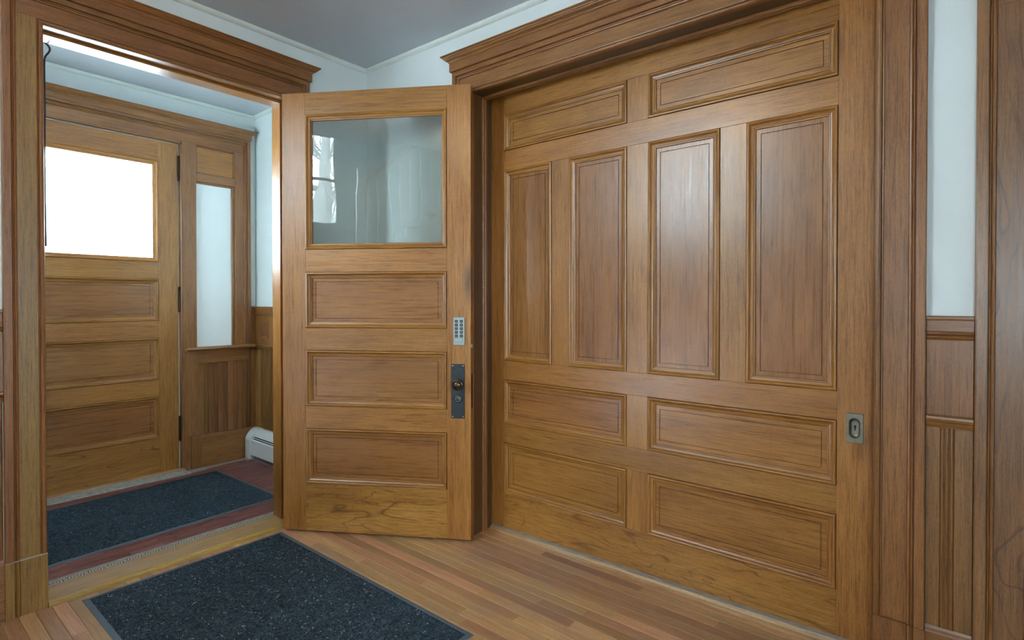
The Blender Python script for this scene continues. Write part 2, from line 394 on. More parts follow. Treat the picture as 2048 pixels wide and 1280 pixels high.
# ------------------------------------------------------------------ hall floor of narrow planks
fl = box('floor', -3.1, 2.62, -2.45, 3.0, -0.06, -0.018, GROUT, bevel=0); tag(fl, 'worn hall floor of narrow varnished wooden strips', 'floor', ST)
PW = 0.0527
def plank_mesh(L):
    bm = bmesh.new(); addbox(bm, 0, PW-0.0009, 0, L, -0.018, 0)
    bmesh.ops.bevel(bm, geom=[e for e in bm.edges if all(v.co.z > -0.001 for v in e.verts)], offset=0.0009, segments=1, affect='EDGES')
    o = finish('plank', bm, FIR, fl, 'y'); return o
protos = {}
count = 0
x = 2.330-PW
rest = bmesh.new()
while x > -3.0:
    if x > -0.35:
        y = 2.985
        first = True
        while y > -0.2:
            L = random.choice((0.55, 0.7, 0.9, 1.1, 1.35, 1.6)) if not first else random.choice((0.35, 0.7, 0.9, 1.1, 1.35, 1.6))
            first = False
            if L not in protos: o = protos[L] = plank_mesh(L)
            else: o = dup(protos[L], fl)
            o.location = (x, y-L+0.001, random.uniform(-0.0006, 0.0002)); y -= L; count += 1
        addbox(rest, x, x+PW-0.0009, -2.35, y, -0.018, 0)
    else:
        addbox(rest, x, x+PW-0.0009, -2.35, 2.985, -0.018, 0)
    x -= PW
ro = finish('plank_field', rest, FIR, fl, 'y'); ro['kind'] = 'stuff'

# ------------------------------------------------------------------ vestibule tile floor
ZT = 0.010
fv = box('floor_vestibule', -0.1, XV+0.1, 2.97, YC+0.12, -0.06, ZT-0.004, GROUT, bevel=0); tag(fv, 'red tiled vestibule floor with ringed border', 'floor', ST)
bm = bmesh.new(); y = 3.222; r = 0
while y < 4.40:
    x = 0.0-(r % 2)*0.075
    while x < 2.06:
        addbox(bm, max(x, 0.0), min(x+0.148, 2.06), y, y+0.0365, ZT-0.008, ZT+random.uniform(-0.0004, 0.0004)); x += 0.15
    y += 0.038; r += 1
t_ = finish('red_tile_field', bm, TILE, fv); t_['kind'] = 'stuff'
SP = 0.0775
def guil(name, x0, n, yc, hw, along='x', sp=SP):
    first = None
    for k in range(n):
        if first is None:
            bm = bmesh.new(); addbox(bm, 0.0004, sp*2-0.0004, -hw, hw, -0.006, 0)
            o = finish(name, bm, GUIL, fv, uv=lambda c: (c.x/sp, c.y/hw*0.56)); first = o
        else: o = dup(first, fv)
        if along == 'x': o.location = (x0+k*2*sp, yc, ZT)
        else: o.location = (yc, x0-k*2*sp, ZT); o.rotation_euler = (0, 0, -math.pi/2)
guil('border_tile', 0.626-0.5*SP-8*SP, 14, 3.175, 0.044)
guil('border_tile', 0.626-0.5*SP+13*SP, 4, 4.45, 0.040)
guil('border_tile', 4.41, 8, 2.10, 0.040, 'y')
# stone saddle under the front door
bm = bmesh.new(); addbox(bm, 0.46, 1.61, 4.40, 4.525, 0.004, ZT+0.004)
o = finish('stone_saddle', bm, STONE, fv, bevel=0.001); o['label'] = 'chipped grey stone strip'

# ------------------------------------------------------------------ trim profiles
def scale_prof(p, s): return [(t*s, h) for t, h in p]
BAND = [(0.0925, 0.0), (0.0925, -0.022), (0.0945, -0.0255), (0.098, -0.0265), (0.1015, -0.0245), (0.1025, -0.0215), (0.1045, -0.0245), (0.1065, -0.0255), (0.1085, -0.0235),
        (0.1095, -0.019), (0.1115, -0.019), (0.1125, -0.030), (0.1365, -0.0305), (0.139, -0.0285), (0.140, -0.025), (0.140, 0.0)]
LIP = [(0.0, 0.0), (0.0, -0.014), (0.002, -0.021), (0.006, -0.0245), (0.011, -0.025), (0.016, -0.023), (0.0185, -0.0195), (0.0195, -0.017), (0.0205, -0.021), (0.023, -0.0215), (0.024, -0.0185), (0.024, 0.0)]
CORN = [(0.0, 0.0), (0.0, 0.0005), (0.004, 0.004), (0.005, 0.007), (0.009, 0.011), (0.016, 0.014), (0.021, 0.019), (0.023, 0.023), (0.027, 0.024), (0.029, 0.028), (0.032, 0.031), (0.036, 0.032), (0.036, 0.038), (-0.03, 0.038), (-0.03, 0.0)]
def casing(root, xL, xR, zi, W=0.14, mats=(OAKD, OAKD), z0=0.0, head_top=True, fascia=0.042, plinth=0.23, left=True, right=True, flatmat=None, leftmat=None):
    k = W/0.14; fm = flatmat or mats[0]
    path = [(xL, z0+plinth), (xL, zi), (xR, zi), (xR, z0+plinth)]
    for s in range(3):
        if s == 0 and not left or s == 2 and not right: continue
        sweep('backband', path, scale_prof(BAND, k), mats[0], root, seg=s)
        sweep('inner_bead', path, scale_prof(LIP, k), mats[0], root, seg=s)
    a, b = 0.024*k, 0.0925*k
    if left: box('casing_board', xL-b, xL-a, -0.018, 0, z0+plinth, zi+a, leftmat or fm, root, 'z', 0.0008)
    if right: box('casing_board', xR+a, xR+b, -0.018, 0, z0+plinth, zi+a, fm, root, 'z', 0.0008)
    box('head_board', xL-b, xR+b, -0.018, 0, zi+a, zi+b, fm, root, 'x', 0.0008)
    if plinth:
        for sd, on in ((-1, left), (1, right)):
            if not on: continue
            prof = [(0, 0), (0, -0.026), (0.002, -0.028), (0.0915, -0.028), (0.0925, -0.025), (0.095, -0.032), (0.100, -0.033), (0.104, -0.030), (0.1055, -0.027), (0.108, -0.031),
                    (0.1105, -0.027), (0.112, -0.034), (0.1405, -0.0345), (0.142, -0.033), (0.142, 0)]
            p = [(xL, z0), (xL, z0+plinth)] if sd < 0 else [(xR, z0+plinth), (xR, z0)]
            sweep('plinth_block', p, scale_prof(prof, k), leftmat if leftmat and sd < 0 else mats[0], root)
    if head_top:
        zt = zi+W
        box('fascia', xL-W-0.006, xR+W+0.006, -0.045, 0, zt-0.002, zt+fascia, mats[0], root, 'x', 0.001)
        o = W+0.006
        path = [(xR+o, 0), (xR+o, -0.045), (xL-o, -0.045), (xL-o, 0)]      # clockwise in plan: left of the path is outward
        path = path[::-1]
        pr = [(-t, z+zt+fascia) for t, z in CORN]
        sweep('cornice', path, pr, mats[0], root, plane='xy')

# doorway between hall and vestibule
t1 = empty('trim_1', (0, YA, 0)); tag(t1, 'oak casing with cornice and plinths around the open inner doorway', 'door casing', ST)
AL, AR, AZ = 0.528, 1.607, 2.456
casing(t1, AL, AR, AZ, 0.133, leftmat=OAKY)
for x0, x1 in ((AL-0.022, AL), (AR, AR+0.022)): box('jamb', x0, x1, -0.002, 0.145, 0.0, AZ+0.02, OAK, t1, 'z', 0.001)
box('head_jamb', AL, AR, -0.002, 0.145, AZ, AZ+0.022, OAK, t1, 'x', 0.001)
for x0, x1 in ((AL, AL+0.012), (AR-0.012, AR)): box('door_stop', x0, x1, 0.052, 0.145, 0.02, AZ-0.013, OAK, t1, 'z', 0.001)
box('door_stop', AL, AR, 0.052, 0.145, AZ-0.013, AZ, OAK, t1, 'x', 0.001)
bm = bmesh.new(); addbox(bm, AL-0.006, AL+0.0015, 0.018, 0.040, 0.74, 0.90); o = finish('strike_plate', bm, IRON, t1); o['label'] = 'dark metal strike plate'
bm = sweep_bm([(AL+0.001, -0.035), (AR-0.001, -0.035)], [(0.0, 0.0), (0.002, 0.010), (0.008, 0.0185), (0.020, 0.0215), (0.168, 0.0215), (0.170, 0.0)], plane='xy')
th = finish('threshold', bm, SILLW, t1, 'x'); th['label'] = 'worn pale wooden door sill'
bm = sweep_bm([(AL+0.001, -0.0375), (AR-0.001, -0.0375)], [(0.0, 0.0), (0.0, 0.0085), (0.0015, 0.0125), (0.005, 0.0175), (0.010, 0.0205), (0.016, 0.0222), (0.022, 0.0225), (0.022, 0.0)], plane='xy')
nz = finish('threshold_nosing', bm, NOSE, t1, 'x'); nz['label'] = 'rounded golden front edge of the sill'

o = box('caulk_line', AL-0.134, AL-0.001, -0.0315, 0.0, 0.2288, 0.2312, GREYC, t1, 'x', 0.0004); o['label'] = 'thin pale caulk line'
# pocket-door opening on the right wall
t2 = empty('trim_2', B0, RB); tag(t2, 'oak casing with cornice around the wide pocket door', 'door casing', ST)
BL, BR, BZ = 0.941, 2.781, 2.432
casing(t2, BL, BR, BZ, 0.14, fascia=0.044)
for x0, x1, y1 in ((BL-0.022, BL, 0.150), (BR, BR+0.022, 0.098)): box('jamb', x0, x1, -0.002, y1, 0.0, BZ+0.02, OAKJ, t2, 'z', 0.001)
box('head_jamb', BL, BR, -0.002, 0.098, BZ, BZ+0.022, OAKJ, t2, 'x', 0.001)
SB = [(0.0, 0.064), (-0.008, 0.064), (-0.012, 0.068), (-0.012, 0.076), (-0.009, 0.079), (-0.009, 0.083), (-0.012, 0.086), (-0.012, 0.098), (0.0, 0.098)]
path = [(BL, 0.0), (BL, BZ), (BR, BZ), (BR, 0.0)]
for s in range(3): sweep('door_stop', path, SB, OAKD, t2, seg=s)

# narrower doorway at the right edge
t3 = empty('trim_3', B0, RB); tag(t3, 'dark oak casing of the second doorway at the right edge of the hall', 'door casing', ST)
casing(t3, 3.181, 4.079, 2.168, 0.14, flatmat=OAKDF)
for x0, x1 in ((3.159, 3.181), (4.079, 4.101)): box('jamb', x0, x1, -0.002, 0.14, 0.0, 2.19, OAKD, t3, 'z', 0.001)
box('head_jamb', 3.181, 4.079, -0.002, 0.14, 2.168, 2.19, OAKD, t3, 'x', 0.001)

for x0, x1 in ((3.181, 3.193), (4.067, 4.079)): box('door_stop', x0, x1, 0.030, 0.062, 0.0, 2.168, OAKD, t3, 'z', 0.001)
# crown mouldings
CR = [(0.0, ZC-0.024), (-0.006, ZC-0.024), (-0.012, ZC-0.0225), (-0.0185, ZC-0.0185), (-0.0225, ZC-0.013), (-0.0240, ZC-0.007), (-0.0235, ZC-0.003), (-0.0215, ZC-0.0015), (-0.0215, ZC), (0.0, ZC)]
ca_ = math.cos(RB); sa_ = math.sin(RB)
bend = (B0[0]+5.4*ca_, B0[1]+5.4*sa_)
tc_ = empty('trim_4'); tag(tc_, 'thin white crown moulding where hall walls meet the ceiling', 'moulding', ST)
pth = [(-0.40, YA), (B0[0], B0[1]), bend]
CRl = [(t, z) for t, z in CR]
for s in range(2): sweep('crown_moulding', pth, CRl, CROWN, tc_, plane='xy', seg=s)
tv_ = empty('trim_5'); tag(tv_, 'thin white crown moulding around the vestibule ceiling', 'moulding', ST)
pth = [(0.0, YA+0.125), (0.0, YC), (XV, YC), (XV, YA+0.125)]
CRv = [(t, z+0.04) for t, z in CR]
for s in range(3): sweep('crown_moulding', pth, CRv, CROWN, tv_, plane='xy', seg=s)

# ------------------------------------------------------------------ wainscot
def reed(pts, x, w=0.0118):
    pts += [(x+0.0006, -0.0085), (x+0.003, -0.0125), (x+w*0.5, -0.0138), (x+w-0.003, -0.0125), (x+w-0.0006, -0.0085)]
def bead_profile(w, flat1, flat2=0.0):
    p = [(0.0003, -0.0115), (flat1-0.0006, -0.0115)]; x = flat1; rw = (w-flat1-flat2)/3
    for k in range(3): reed(p, x, rw); x += rw
    if flat2: p += [(x+0.0006, -0.0115), (w-0.0003, -0.0115)]
    return p+[(w-0.0003, 0.0), (0.0003, 0.0)]
def ext_z(name, prof, z0, z1, mat, parent):
    bm = bmesh.new(); A = [bm.verts.new((x, y, z0)) for x, y in prof]; B = [bm.verts.new((x, y, z1)) for x, y in prof]
    n = len(prof)
    for k in range(n): bm.faces.new((A[k], A[(k+1) % n], B[(k+1) % n], B[k]))
    bm.faces.new(A); bm.faces.new(B)
    return finish(name, bm, mat, parent, 'z')
def ext_x(name, prof, x0, x1, mat, parent):
    bm = bmesh.new(); A = [bm.verts.new((x0, y, z)) for y, z in prof]; B = [bm.verts.new((x1, y, z)) for y, z in prof]
    n = len(prof)
    for k in range(n): bm.faces.new((A[k], A[(k+1) % n], B[(k+1) % n], B[k]))
    bm.faces.new(A); bm.faces.new(B)
    return finish(name, bm, mat, parent, 'x')
def beads(parent, x0, x1, z0, z1, y=0.0, mat=None, special=None):
    n = max(1, round((x1-x0)/0.082)); w = (x1-x0)/n
    pr = bead_profile(w, 0.046*w/0.082) if not special else bead_profile(x1-x0, *special)
    n = 1 if special else n
    b = ext_z('bead_board', pr, z0, z1, mat or OAKB, parent); b.location = (x0, y, 0)
    for k in range(1, n): dup(b, parent, (x0+k*w, y, 0))
def wainscot(parent, x0, x1, top=1.249, base=0.245, special=None, square=False, frieze=(0.930, 1.172), matp=OAKD):
    zt = top
    ext_x('wainscot_cap', [(0, zt-0.014), (-0.022, zt-0.014), (-0.024, zt-0.010), (-0.024, zt-0.003), (-0.021, zt), (0, zt)], x0, x1, matp, parent)
    ext_x('frieze_rail', [(0, zt-0.049), (-0.017, zt-0.049), (-0.017, zt-0.0145), (0, zt-0.0145)], x0, x1, matp, parent)
    ext_x('frieze_moulding', [(0, frieze[1]), (-0.014, frieze[1]), (-0.016, frieze[1]+0.004), (-0.020, frieze[1]+0.006), (-0.0215, frieze[1]+0.010), (-0.019, frieze[1]+0.0135), (-0.0165, frieze[1]+0.0145),
                               (-0.021, frieze[1]+0.017), (-0.023, frieze[1]+0.021), (-0.021, frieze[1]+0.0255), (-0.018, zt-0.0495), (0, zt-0.0495)], x0, x1, matp, parent)
    box('frieze_panel', x0, x1, -0.010, 0, frieze[0], frieze[1], matp, parent, 'z', 0.0006)
    if square:
        x = x0+square
        while x+0.13 < x1:
            PM = [(0, -0.010), (0, -0.016), (0.003, -0.018), (0.008, -0.017), (0.012, -0.012), (0.013, -0.010)]
            sweep('frieze_square', [(x, 0.985), (x+0.125, 0.985), (x+0.125, 1.118), (x, 1.118)], PM, matp, parent, closed=True)
            x += 0.29
    f0 = frieze[0]
    ext_x('chair_rail', [(0, f0-0.040), (-0.014, f0-0.040), (-0.016, f0-0.035), (-0.021, f0-0.029), (-0.0225, f0-0.024), (-0.020, f0-0.021), (-0.026, f0-0.019), (-0.031, f0-0.010), (-0.030, f0-0.003), (-0.025, f0), (0, f0)], x0, x1, matp, parent)
    beads(parent, x0, x1, base, f0-0.039, special=special)
    ext_x('base_board', [(0, 0), (-0.019, 0), (-0.019, base-0.022), (-0.016, base-0.016), (-0.015, base-0.008), (-0.012, base), (0, base)], x0, x1, matp, parent)
wainscot(wB, 2.9225, 3.0395, special=(0.036, 0.045))
wainscot(wB, 0.012, 0.799)
wainscot(wA, -0.95, 0.393, top=1.262)
wainscot(wA, 1.742, 2.14)
wainscot(wV, 0.02, YC-YA-0.13, top=1.246, square=0.10)

# ------------------------------------------------------------------ panelled doors
MOULD = [(0, 0.016), (0, -0.0045), (0.0025, -0.0070), (0.006, -0.0075), (0.0095, -0.0055), (0.0115, -0.0015), (0.0150, 0.0030), (0.0200, 0.0052), (0.0245, 0.0060), (0.0252, 0.0095), (0.0268, 0.0095), (0.0272, 0.0075), (0.0300, 0.0080), (0.0318, 0.0100), (0.0320, 0.0128), (0.0290, 0.0136), (0.0285, 0.016)]
def panel_unit(root, x0, x1, z0, z1, grain, mat, thick=0.045, mw=1.0, rec=1.0):
    pr = [(t*mw, h*rec) for t, h in MOULD]; D = 0.0155*rec
    q = 0.0017
    sweep('panel_moulding', [(x0+q, z0+q), (x1-q, z0+q), (x1-q, z1-q), (x0+q, z1-q)], pr, OAK, root, closed=True)
    # panel with an incised line around its field
    bm = bmesh.new(); i = -0.0012
    def ring(t, y): return [bm.verts.new(p) for p in ((x0+t, y, z0+t), (x1-t, y, z0+t), (x1-t, y, z1-t), (x0+t, y, z1-t))]
    ts = [(i, thick-0.008), (i, D-0.001), (0.0513, D-0.001), (0.0516, D+0.005), (0.0539, D+0.005), (0.0542, D-0.001)]
    rs = [ring(*t) for t in ts]
    for A, B in zip(rs, rs[1:]):
        for k in range(4): bm.faces.new((A[k], A[(k+1) % 4], B[(k+1) % 4], B[k]))
    bm.faces.new(rs[-1]); bm.faces.new(rs[0])
    finish('panel', bm, mat, root, grain)
def frame_bar(root, name, x0, x1, z0, z1, grain, mat=None, thick=0.045): return box(name, x0, x1, 0, thick, z0, z1, mat or OAK, root, grain, 0.0011)

# --- wide pocket door: local x runs to the right along the door
d1 = empty('door_1', (2.335, 2.1065, 0), -math.pi/2); tag(d1, 'wide closed oak pocket door with ten raised panels', 'door', ST)
PX = lambda y: 2.1065-y
c1, c2, c3, c4 = PX(1.966), PX(1.207), PX(1.100), PX(0.342)
WP = PX(0.205); TOPP = 2.50
frame_bar(d1, 'stile', 0, c1, 0.012, TOPP, 'z'); xc, zc = PX(0.285), 0.830; hw, hh = 0.027, 0.054; iw, ih = 0.019, 0.038
boxes('stile', [(c4, xc-iw, 0, 0.045, 0.012, TOPP), (xc+iw, WP, 0, 0.045, 0.012, TOPP), (xc-iw, xc+iw, 0, 0.045, 0.012, zc-ih), (xc-iw, xc+iw, 0, 0.045, zc+ih, TOPP)], OAKPS, d1, 'z')
rows = [(2.134, 2.338), (0.960, 2.026), (0.606, 0.852), (0.216, 0.498)]
frame_bar(d1, 'rail', c1, c4, 2.338, TOPP, 'x'); frame_bar(d1, 'rail', c1, c4, 2.026, 2.134, 'x')
frame_bar(d1, 'rail', c1, c4, 0.852, 0.960, 'x'); frame_bar(d1, 'rail', c1, c4, 0.498, 0.606, 'x')
frame_bar(d1, 'rail', c1, c4, 0.012, 0.216, 'x', OAKF)
for i, (z0, z1) in enumerate(rows): frame_bar(d1, 'muntin', c2, c3, z0, z1, 'z')
m1, m2, m3, m4 = PX(1.641), PX(1.535), PX(0.774), PX(0.668)
frame_bar(d1, 'muntin', m1, m2, 0.960, 2.026, 'z'); frame_bar(d1, 'muntin', m3, m4, 0.960, 2.026, 'z')
for z0, z1 in (rows[0], rows[2], rows[3]):
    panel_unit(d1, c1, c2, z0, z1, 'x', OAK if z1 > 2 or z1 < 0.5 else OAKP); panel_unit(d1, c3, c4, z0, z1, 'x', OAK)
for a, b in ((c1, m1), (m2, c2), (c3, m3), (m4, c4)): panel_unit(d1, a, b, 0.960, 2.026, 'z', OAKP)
# flush pull with keyhole
pm = bmesh.new(); NS = 40
def sq(a):
    c, s = math.cos(a), math.sin(a); k = min(hw/abs(c) if abs(c) > 1e-6 else 9, hh/abs(s) if abs(s) > 1e-6 else 9); return (c*k, s*k)
def slot(a, w, h):
    c, s = math.cos(a), math.sin(a); return (w*c, w*s+(h-w if s > 0 else -(h-w)))
def corner_angles():
    a0 = math.atan2(hh, hw); L = [2*math.pi*(k+0.5)/NS for k in range(NS)]+[a0, math.pi-a0, math.pi+a0, 2*math.pi-a0]
    return sorted(L)
angs = corner_angles()
rg = []
for fn, y in ((lambda a: sq(a), 0.0), (lambda a: sq(a), -0.0030), (lambda a: tuple(v*0.975 for v in sq(a)), -0.0042), (lambda a: slot(a, iw-0.001, ih-0.001), -0.0042), (lambda a: slot(a, iw-0.003, ih-0.003), -0.002),
              (lambda a: slot(a, iw-0.0045, ih-0.006), 0.006), (lambda a: slot(a, iw-0.008, ih-0.014), 0.010)):
    rg.append([pm.verts.new((xc+fn(a)[0], y, zc+fn(a)[1])) for a in angs])
for A, B in zip(rg, rg[1:]):
    for k in range(len(angs)): pm.faces.new((A[k], A[(k+1) % len(angs)], B[(k+1) % len(angs)], B[k]))
pm.faces.new(rg[-1])
pull = finish('flush_pull', pm, PULLM, d1); pull['label'] = 'recessed brass flush pull with keyhole'
kh = bmesh.new(); lathe_bm([(0.0045, 0.0092), (0.0045, 0.0097)], 16, kh, 'y', (xc, 0, zc+0.004)); addbox(kh, xc-0.0022, xc+0.0022, 0.0092, 0.0097, zc-0.010, zc+0.003)
finish('keyhole', kh, DARK, pull)
for z in (zc+0.046, zc-0.046): finish('screw', lathe_bm([(0.0042, -0.0042), (0.0040, -0.0052), (0.002, -0.0056)], 12, None, 'y', (xc, 0, z)), PULLM, pull)

# ledge strip along the foot of the pocket door
sh = bmesh.new(); f_ = sh.faces.layers.int.new('ax')
def shoe_ring(y, z1): return [sh.verts.new(p) for p in ((2.308, y, 0.0), (2.308, y, z1*0.55), (2.318, y, z1), (2.3345, y, z1+0.003), (2.3345, y, 0.0))]
A, B = shoe_ring(2.05, 0.013), shoe_ring(0.19, 0.040)
for k in range(5): sh.faces.new((A[k], A[(k+1) % 5], B[(k+1) % 5], B[k]))
sh.faces.new(A); sh.faces.new(B)
for f in sh.faces: f[f_] = 1
so = finish('baseboard_right', sh, SILLW); tag(so, 'dusty wooden shoe strip along the foot of the pocket door', 'baseboard', ST)
gl_ = bmesh.new(); q = [(2.3165, 2.05, 0.0134), (2.3340, 2.05, 0.0165), (2.3340, 0.19, 0.0435), (2.3165, 0.19, 0.0405)]
vs = [gl_.verts.new((a, b, c)) for a, b, c in q]+[gl_.verts.new((a, b, c+0.0015)) for a, b, c in q]
for f in ((0, 1, 2, 3), (4, 5, 6, 7), (0, 1, 5, 4), (1, 2, 6, 5), (2, 3, 7, 6), (3, 0, 4, 7)): gl_.faces.new([vs[i] for i in f])
finish('dust_ledge', gl_, GREYP, so, 'y')['label'] = 'grey dusty top edge'

# --- inner door standing open
u = Vector((0.522, -0.853)); d2 = empty('door_2', (1.541, 2.920, 0), math.atan2(-0.853, 0.522))
tag(d2, 'open oak inner door with clear upper pane, keypad and dark lock plate', 'door', ST)
DW = 1.0755; Z0, Z1 = 0.014, 2.449; e0, e1 = 0.137, 0.944
def leaf(root, mats=(OAK, OAK), lockmat=None, Z1=Z1):
    frame_bar(root, 'stile', 0, e0, Z0, Z1, 'z', mats[0]); frame_bar(root, 'stile', e1, DW, Z0, Z1, 'z', lockmat or mats[0])
    for a, b in ((2.328, Z1), (1.454, 1.580), (1.021, 1.146), (0.586, 0.711), (Z0, 0.280)): frame_bar(root, 'rail', e0, e1, a, b, 'x', OAKF if b < 0.3 else mats[0])
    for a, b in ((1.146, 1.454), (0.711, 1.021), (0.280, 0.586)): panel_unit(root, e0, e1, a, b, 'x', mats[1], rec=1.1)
    GM = [(0, 0.022), (0, -0.0045), (0.0025, -0.0070), (0.006, -0.0075), (0.0095, -0.0055), (0.0115, -0.0015), (0.0150, 0.0030), (0.0200, 0.0052), (0.0245, 0.0070), (0.0250, 0.0120), (0.0290, 0.0123), (0.0310, 0.0145), (0.0310, 0.022)]
    q = 0.0013
    sweep('glazing_bead', [(e0+q, 1.580+q), (e1-q, 1.580+q), (e1-q, 2.328-q), (e0+q, 2.328-q)], GM, OAK, root, closed=True)
    g = box('glass_pane', e0+0.012, e1-0.012, 0.0185, 0.0225, 1.592, 2.316, GLASS, root, bevel=0); g['label'] = 'clear window pane'
    GB = [(t, 0.045-h) for t, h in GM]
    GB = [(t, max(h, 0.0235)) for t, h in GB]
    sweep('glazing_bead', [(e0, 1.580), (e1, 1.580), (e1, 2.328), (e0, 2.328)], GB, OAK, root, closed=True)
leaf(d2, (OAK, OAKP), OAKS)
for zc_ in (0.35, 1.25, 2.15):
    hb = lathe_bm([(0.006, -0.05), (0.006, 0.05)], 12, None, 'z', (-0.006, 0.046, zc_)); finish('hinge', hb, IRON, d2)['label'] = 'dark butt hinge'
# keypad lock
kp = bmesh.new(); addbox(kp, 0.981, 1.044, -0.0095, 0.0, 1.058, 1.209); kp_o = finish('keypad', kp, STEEL, d2, bevel=0.0018); kp_o['label'] = 'grey metal push-button keypad'
bproto = None
for r in range(5):
    for c in range(2):
        loc = (0.9985+c*0.0275, -0.0095, 1.186-r*0.0195)
        if bproto is None:
            b_ = bmesh.new(); addbox(b_, -0.0075, 0.0075, -0.0035, 0.0005, -0.0072, 0.0072); bproto = finish('button', b_, BUTTON, kp_o, bevel=0.0012); o = bproto
            m_ = bmesh.new(); addbox(m_, -0.0018, 0.0022, -0.0038, -0.0034, -0.0038, 0.0034); mk = finish('button_mark', m_, MARK, kp_o)
        else:
            o = dup(bproto, kp_o); mk = dup(mk, kp_o)
        o.location = loc; mk.location = loc
b_ = bmesh.new(); addbox(b_, 0.990, 1.032, -0.0125, -0.009, 1.077, 1.0955); finish('lever_plate', b_, STEEL, kp_o, bevel=0.0012)
# lock plate with knob and cylinder
lp = bmesh.new(); addbox(lp, 0.968, 1.042, -0.0035, 0.0, 0.666, 0.957); lp_o = finish('lock_plate', lp, BRONZE, d2, bevel=0.0012); lp_o['label'] = 'tall dark bronze lock plate'
for sx in (0.976, 1.034):
    for sz in (0.675, 0.948): finish('screw', lathe_bm([(0.004, -0.0035), (0.0038, -0.0048), (0.0015, -0.0053)], 10, None, 'y', (sx, 0, sz)), STEEL, lp_o)
kb = lathe_bm([(0.0185, -0.0035), (0.0185, -0.008), (0.012, -0.0105), (0.0095, -0.014), (0.0095, -0.030), (0.014, -0.034), (0.0235, -0.037), (0.0285, -0.042), (0.0290, -0.0465), (0.0265, -0.0490), (0.0245, -0.0490), (0.0225, -0.0530), (0.0180, -0.0580), (0.011, -0.0615), (0.004, -0.0628)], 32, None, 'y', (1.012, 0, 0.851))
finish('door_knob', kb, KNOB, lp_o, smooth=True)['label'] = 'round worn brass knob'
cy = lathe_bm([(0.0220, -0.0035), (0.0220, -0.0095), (0.0195, -0.0150), (0.0145, -0.0175), (0.0125, -0.0155), (0.0110, -0.0155), (0.0104, -0.0172), (0.002, -0.0172)], 28, None, 'y', (1.008, 0, 0.772))
finish('lock_cylinder', cy, CYL, lp_o, smooth=True)
b_ = bmesh.new(); addbox(b_, 1.0066, 1.0094, -0.0178, -0.0170, 0.7660, 0.7780); finish('key_slot', b_, DARK, lp_o)
b_ = bmesh.new(); addbox(b_, DW-0.0005, DW+0.0012, 0.010, 0.036, 0.72, 0.90); finish('edge_plate', b_, IRON, d2)
b_ = bmesh.new(); addbox(b_, DW-0.0005, DW+0.004, 0.016, 0.030, 1.045, 1.065); finish('latch_bolt', b_, STEEL, d2)

# --- outer front door (closed) and its surround
d3 = empty('door_3', (1.588-DW, 4.568, 0), 0); tag(d3, 'closed oak outer front door with bright upper pane', 'door', ST)
leafx = d3
# the front door is the mirror-image build: hinges on the right
leaf(d3, (OAK, OAKP), Z1=2.474)
for zc_ in (2.295, 1.304, 0.325):
    hb = lathe_bm([(0.0, -0.098), (0.006, -0.094), (0.0075, -0.088), (0.0075, 0.088), (0.006, 0.094), (0.0, 0.098)], 12, None, 'z', (DW+0.002, -0.008, zc_)); finish('hinge', hb, IRON, d3)['label'] = 'black barrel hinge'
box('weather_strip', DW+0.001, DW+0.0050, 0.004, 0.03, 0.02, 2.475, WSTRIP, d3, 'z', 0.0005)
t6 = empty('trim_6', (0, YC, 0)); tag(t6, 'oak surround of the outer front door with panelled sidelight', 'door casing', ST)
yP = -0.035
FL, FR, FZ = 0.508, 1.600, 2.480
# post between door and sidelight, head boards, casing round door plus sidelight
box('post', 1.606, 1.706, yP, 0.0, 0.0, FZ+0.02, OAKD, t6, 'z'); box('post_bead', 1.597, 1.606, yP-0.004, 0.0, 0.0, FZ, OAKD, t6, 'z', 0.002)
box('post', FL-0.098, FL, yP, 0.0, 0.0, FZ+0.02, OAKD, t6, 'z')
box('head_board', FL-0.10, 2.070, yP, 0.0, FZ+0.016, 2.566, OAKD, t6, 'x')
box('head_bead', FL, 1.598, yP-0.003, 0.0, FZ, FZ+0.016, OAKD, t6, 'x', 0.002)
path = [(FL-0.10, 0.245), (FL-0.10, 2.566), (2.066, 2.566), (2.066, 0.935)]
prC = [(0.0, 0.0), (0.0, -0.040), (0.002, -0.0435), (0.006, -0.045), (0.010, -0.043), (0.012, -0.0395), (0.014, -0.043), (0.018, -0.044), (0.022, -0.041), (0.0235, -0.037), (0.025, -0.037), (0.026, -0.046), (0.050, -0.0465), (0.053, -0.045), (0.053, 0.0)]
for s in range(3): sweep('backband', path, prC, OAKD, t6, seg=s)
box('fascia', FL-0.158, 2.125, -0.056, 0, 2.612, 2.648, OAKD, t6, 'x')
pth = [(2.125, 0), (2.125, -0.056), (FL-0.158, -0.056), (FL-0.158, 0)][::-1]
sweep('cornice', pth, [(-t, z+2.648) for t, z in CORN], OAKD, t6, plane='xy')
box('door_stop', 1.570, 1.600, 0.042, 0.075, 0.0, FZ, OAKJ, t6, 'z', 0.001); box('door_stop', FL-0.02, 1.600, 0.042, 0.075, 2.455, 2.49, OAKJ, t6, 'x', 0.001)
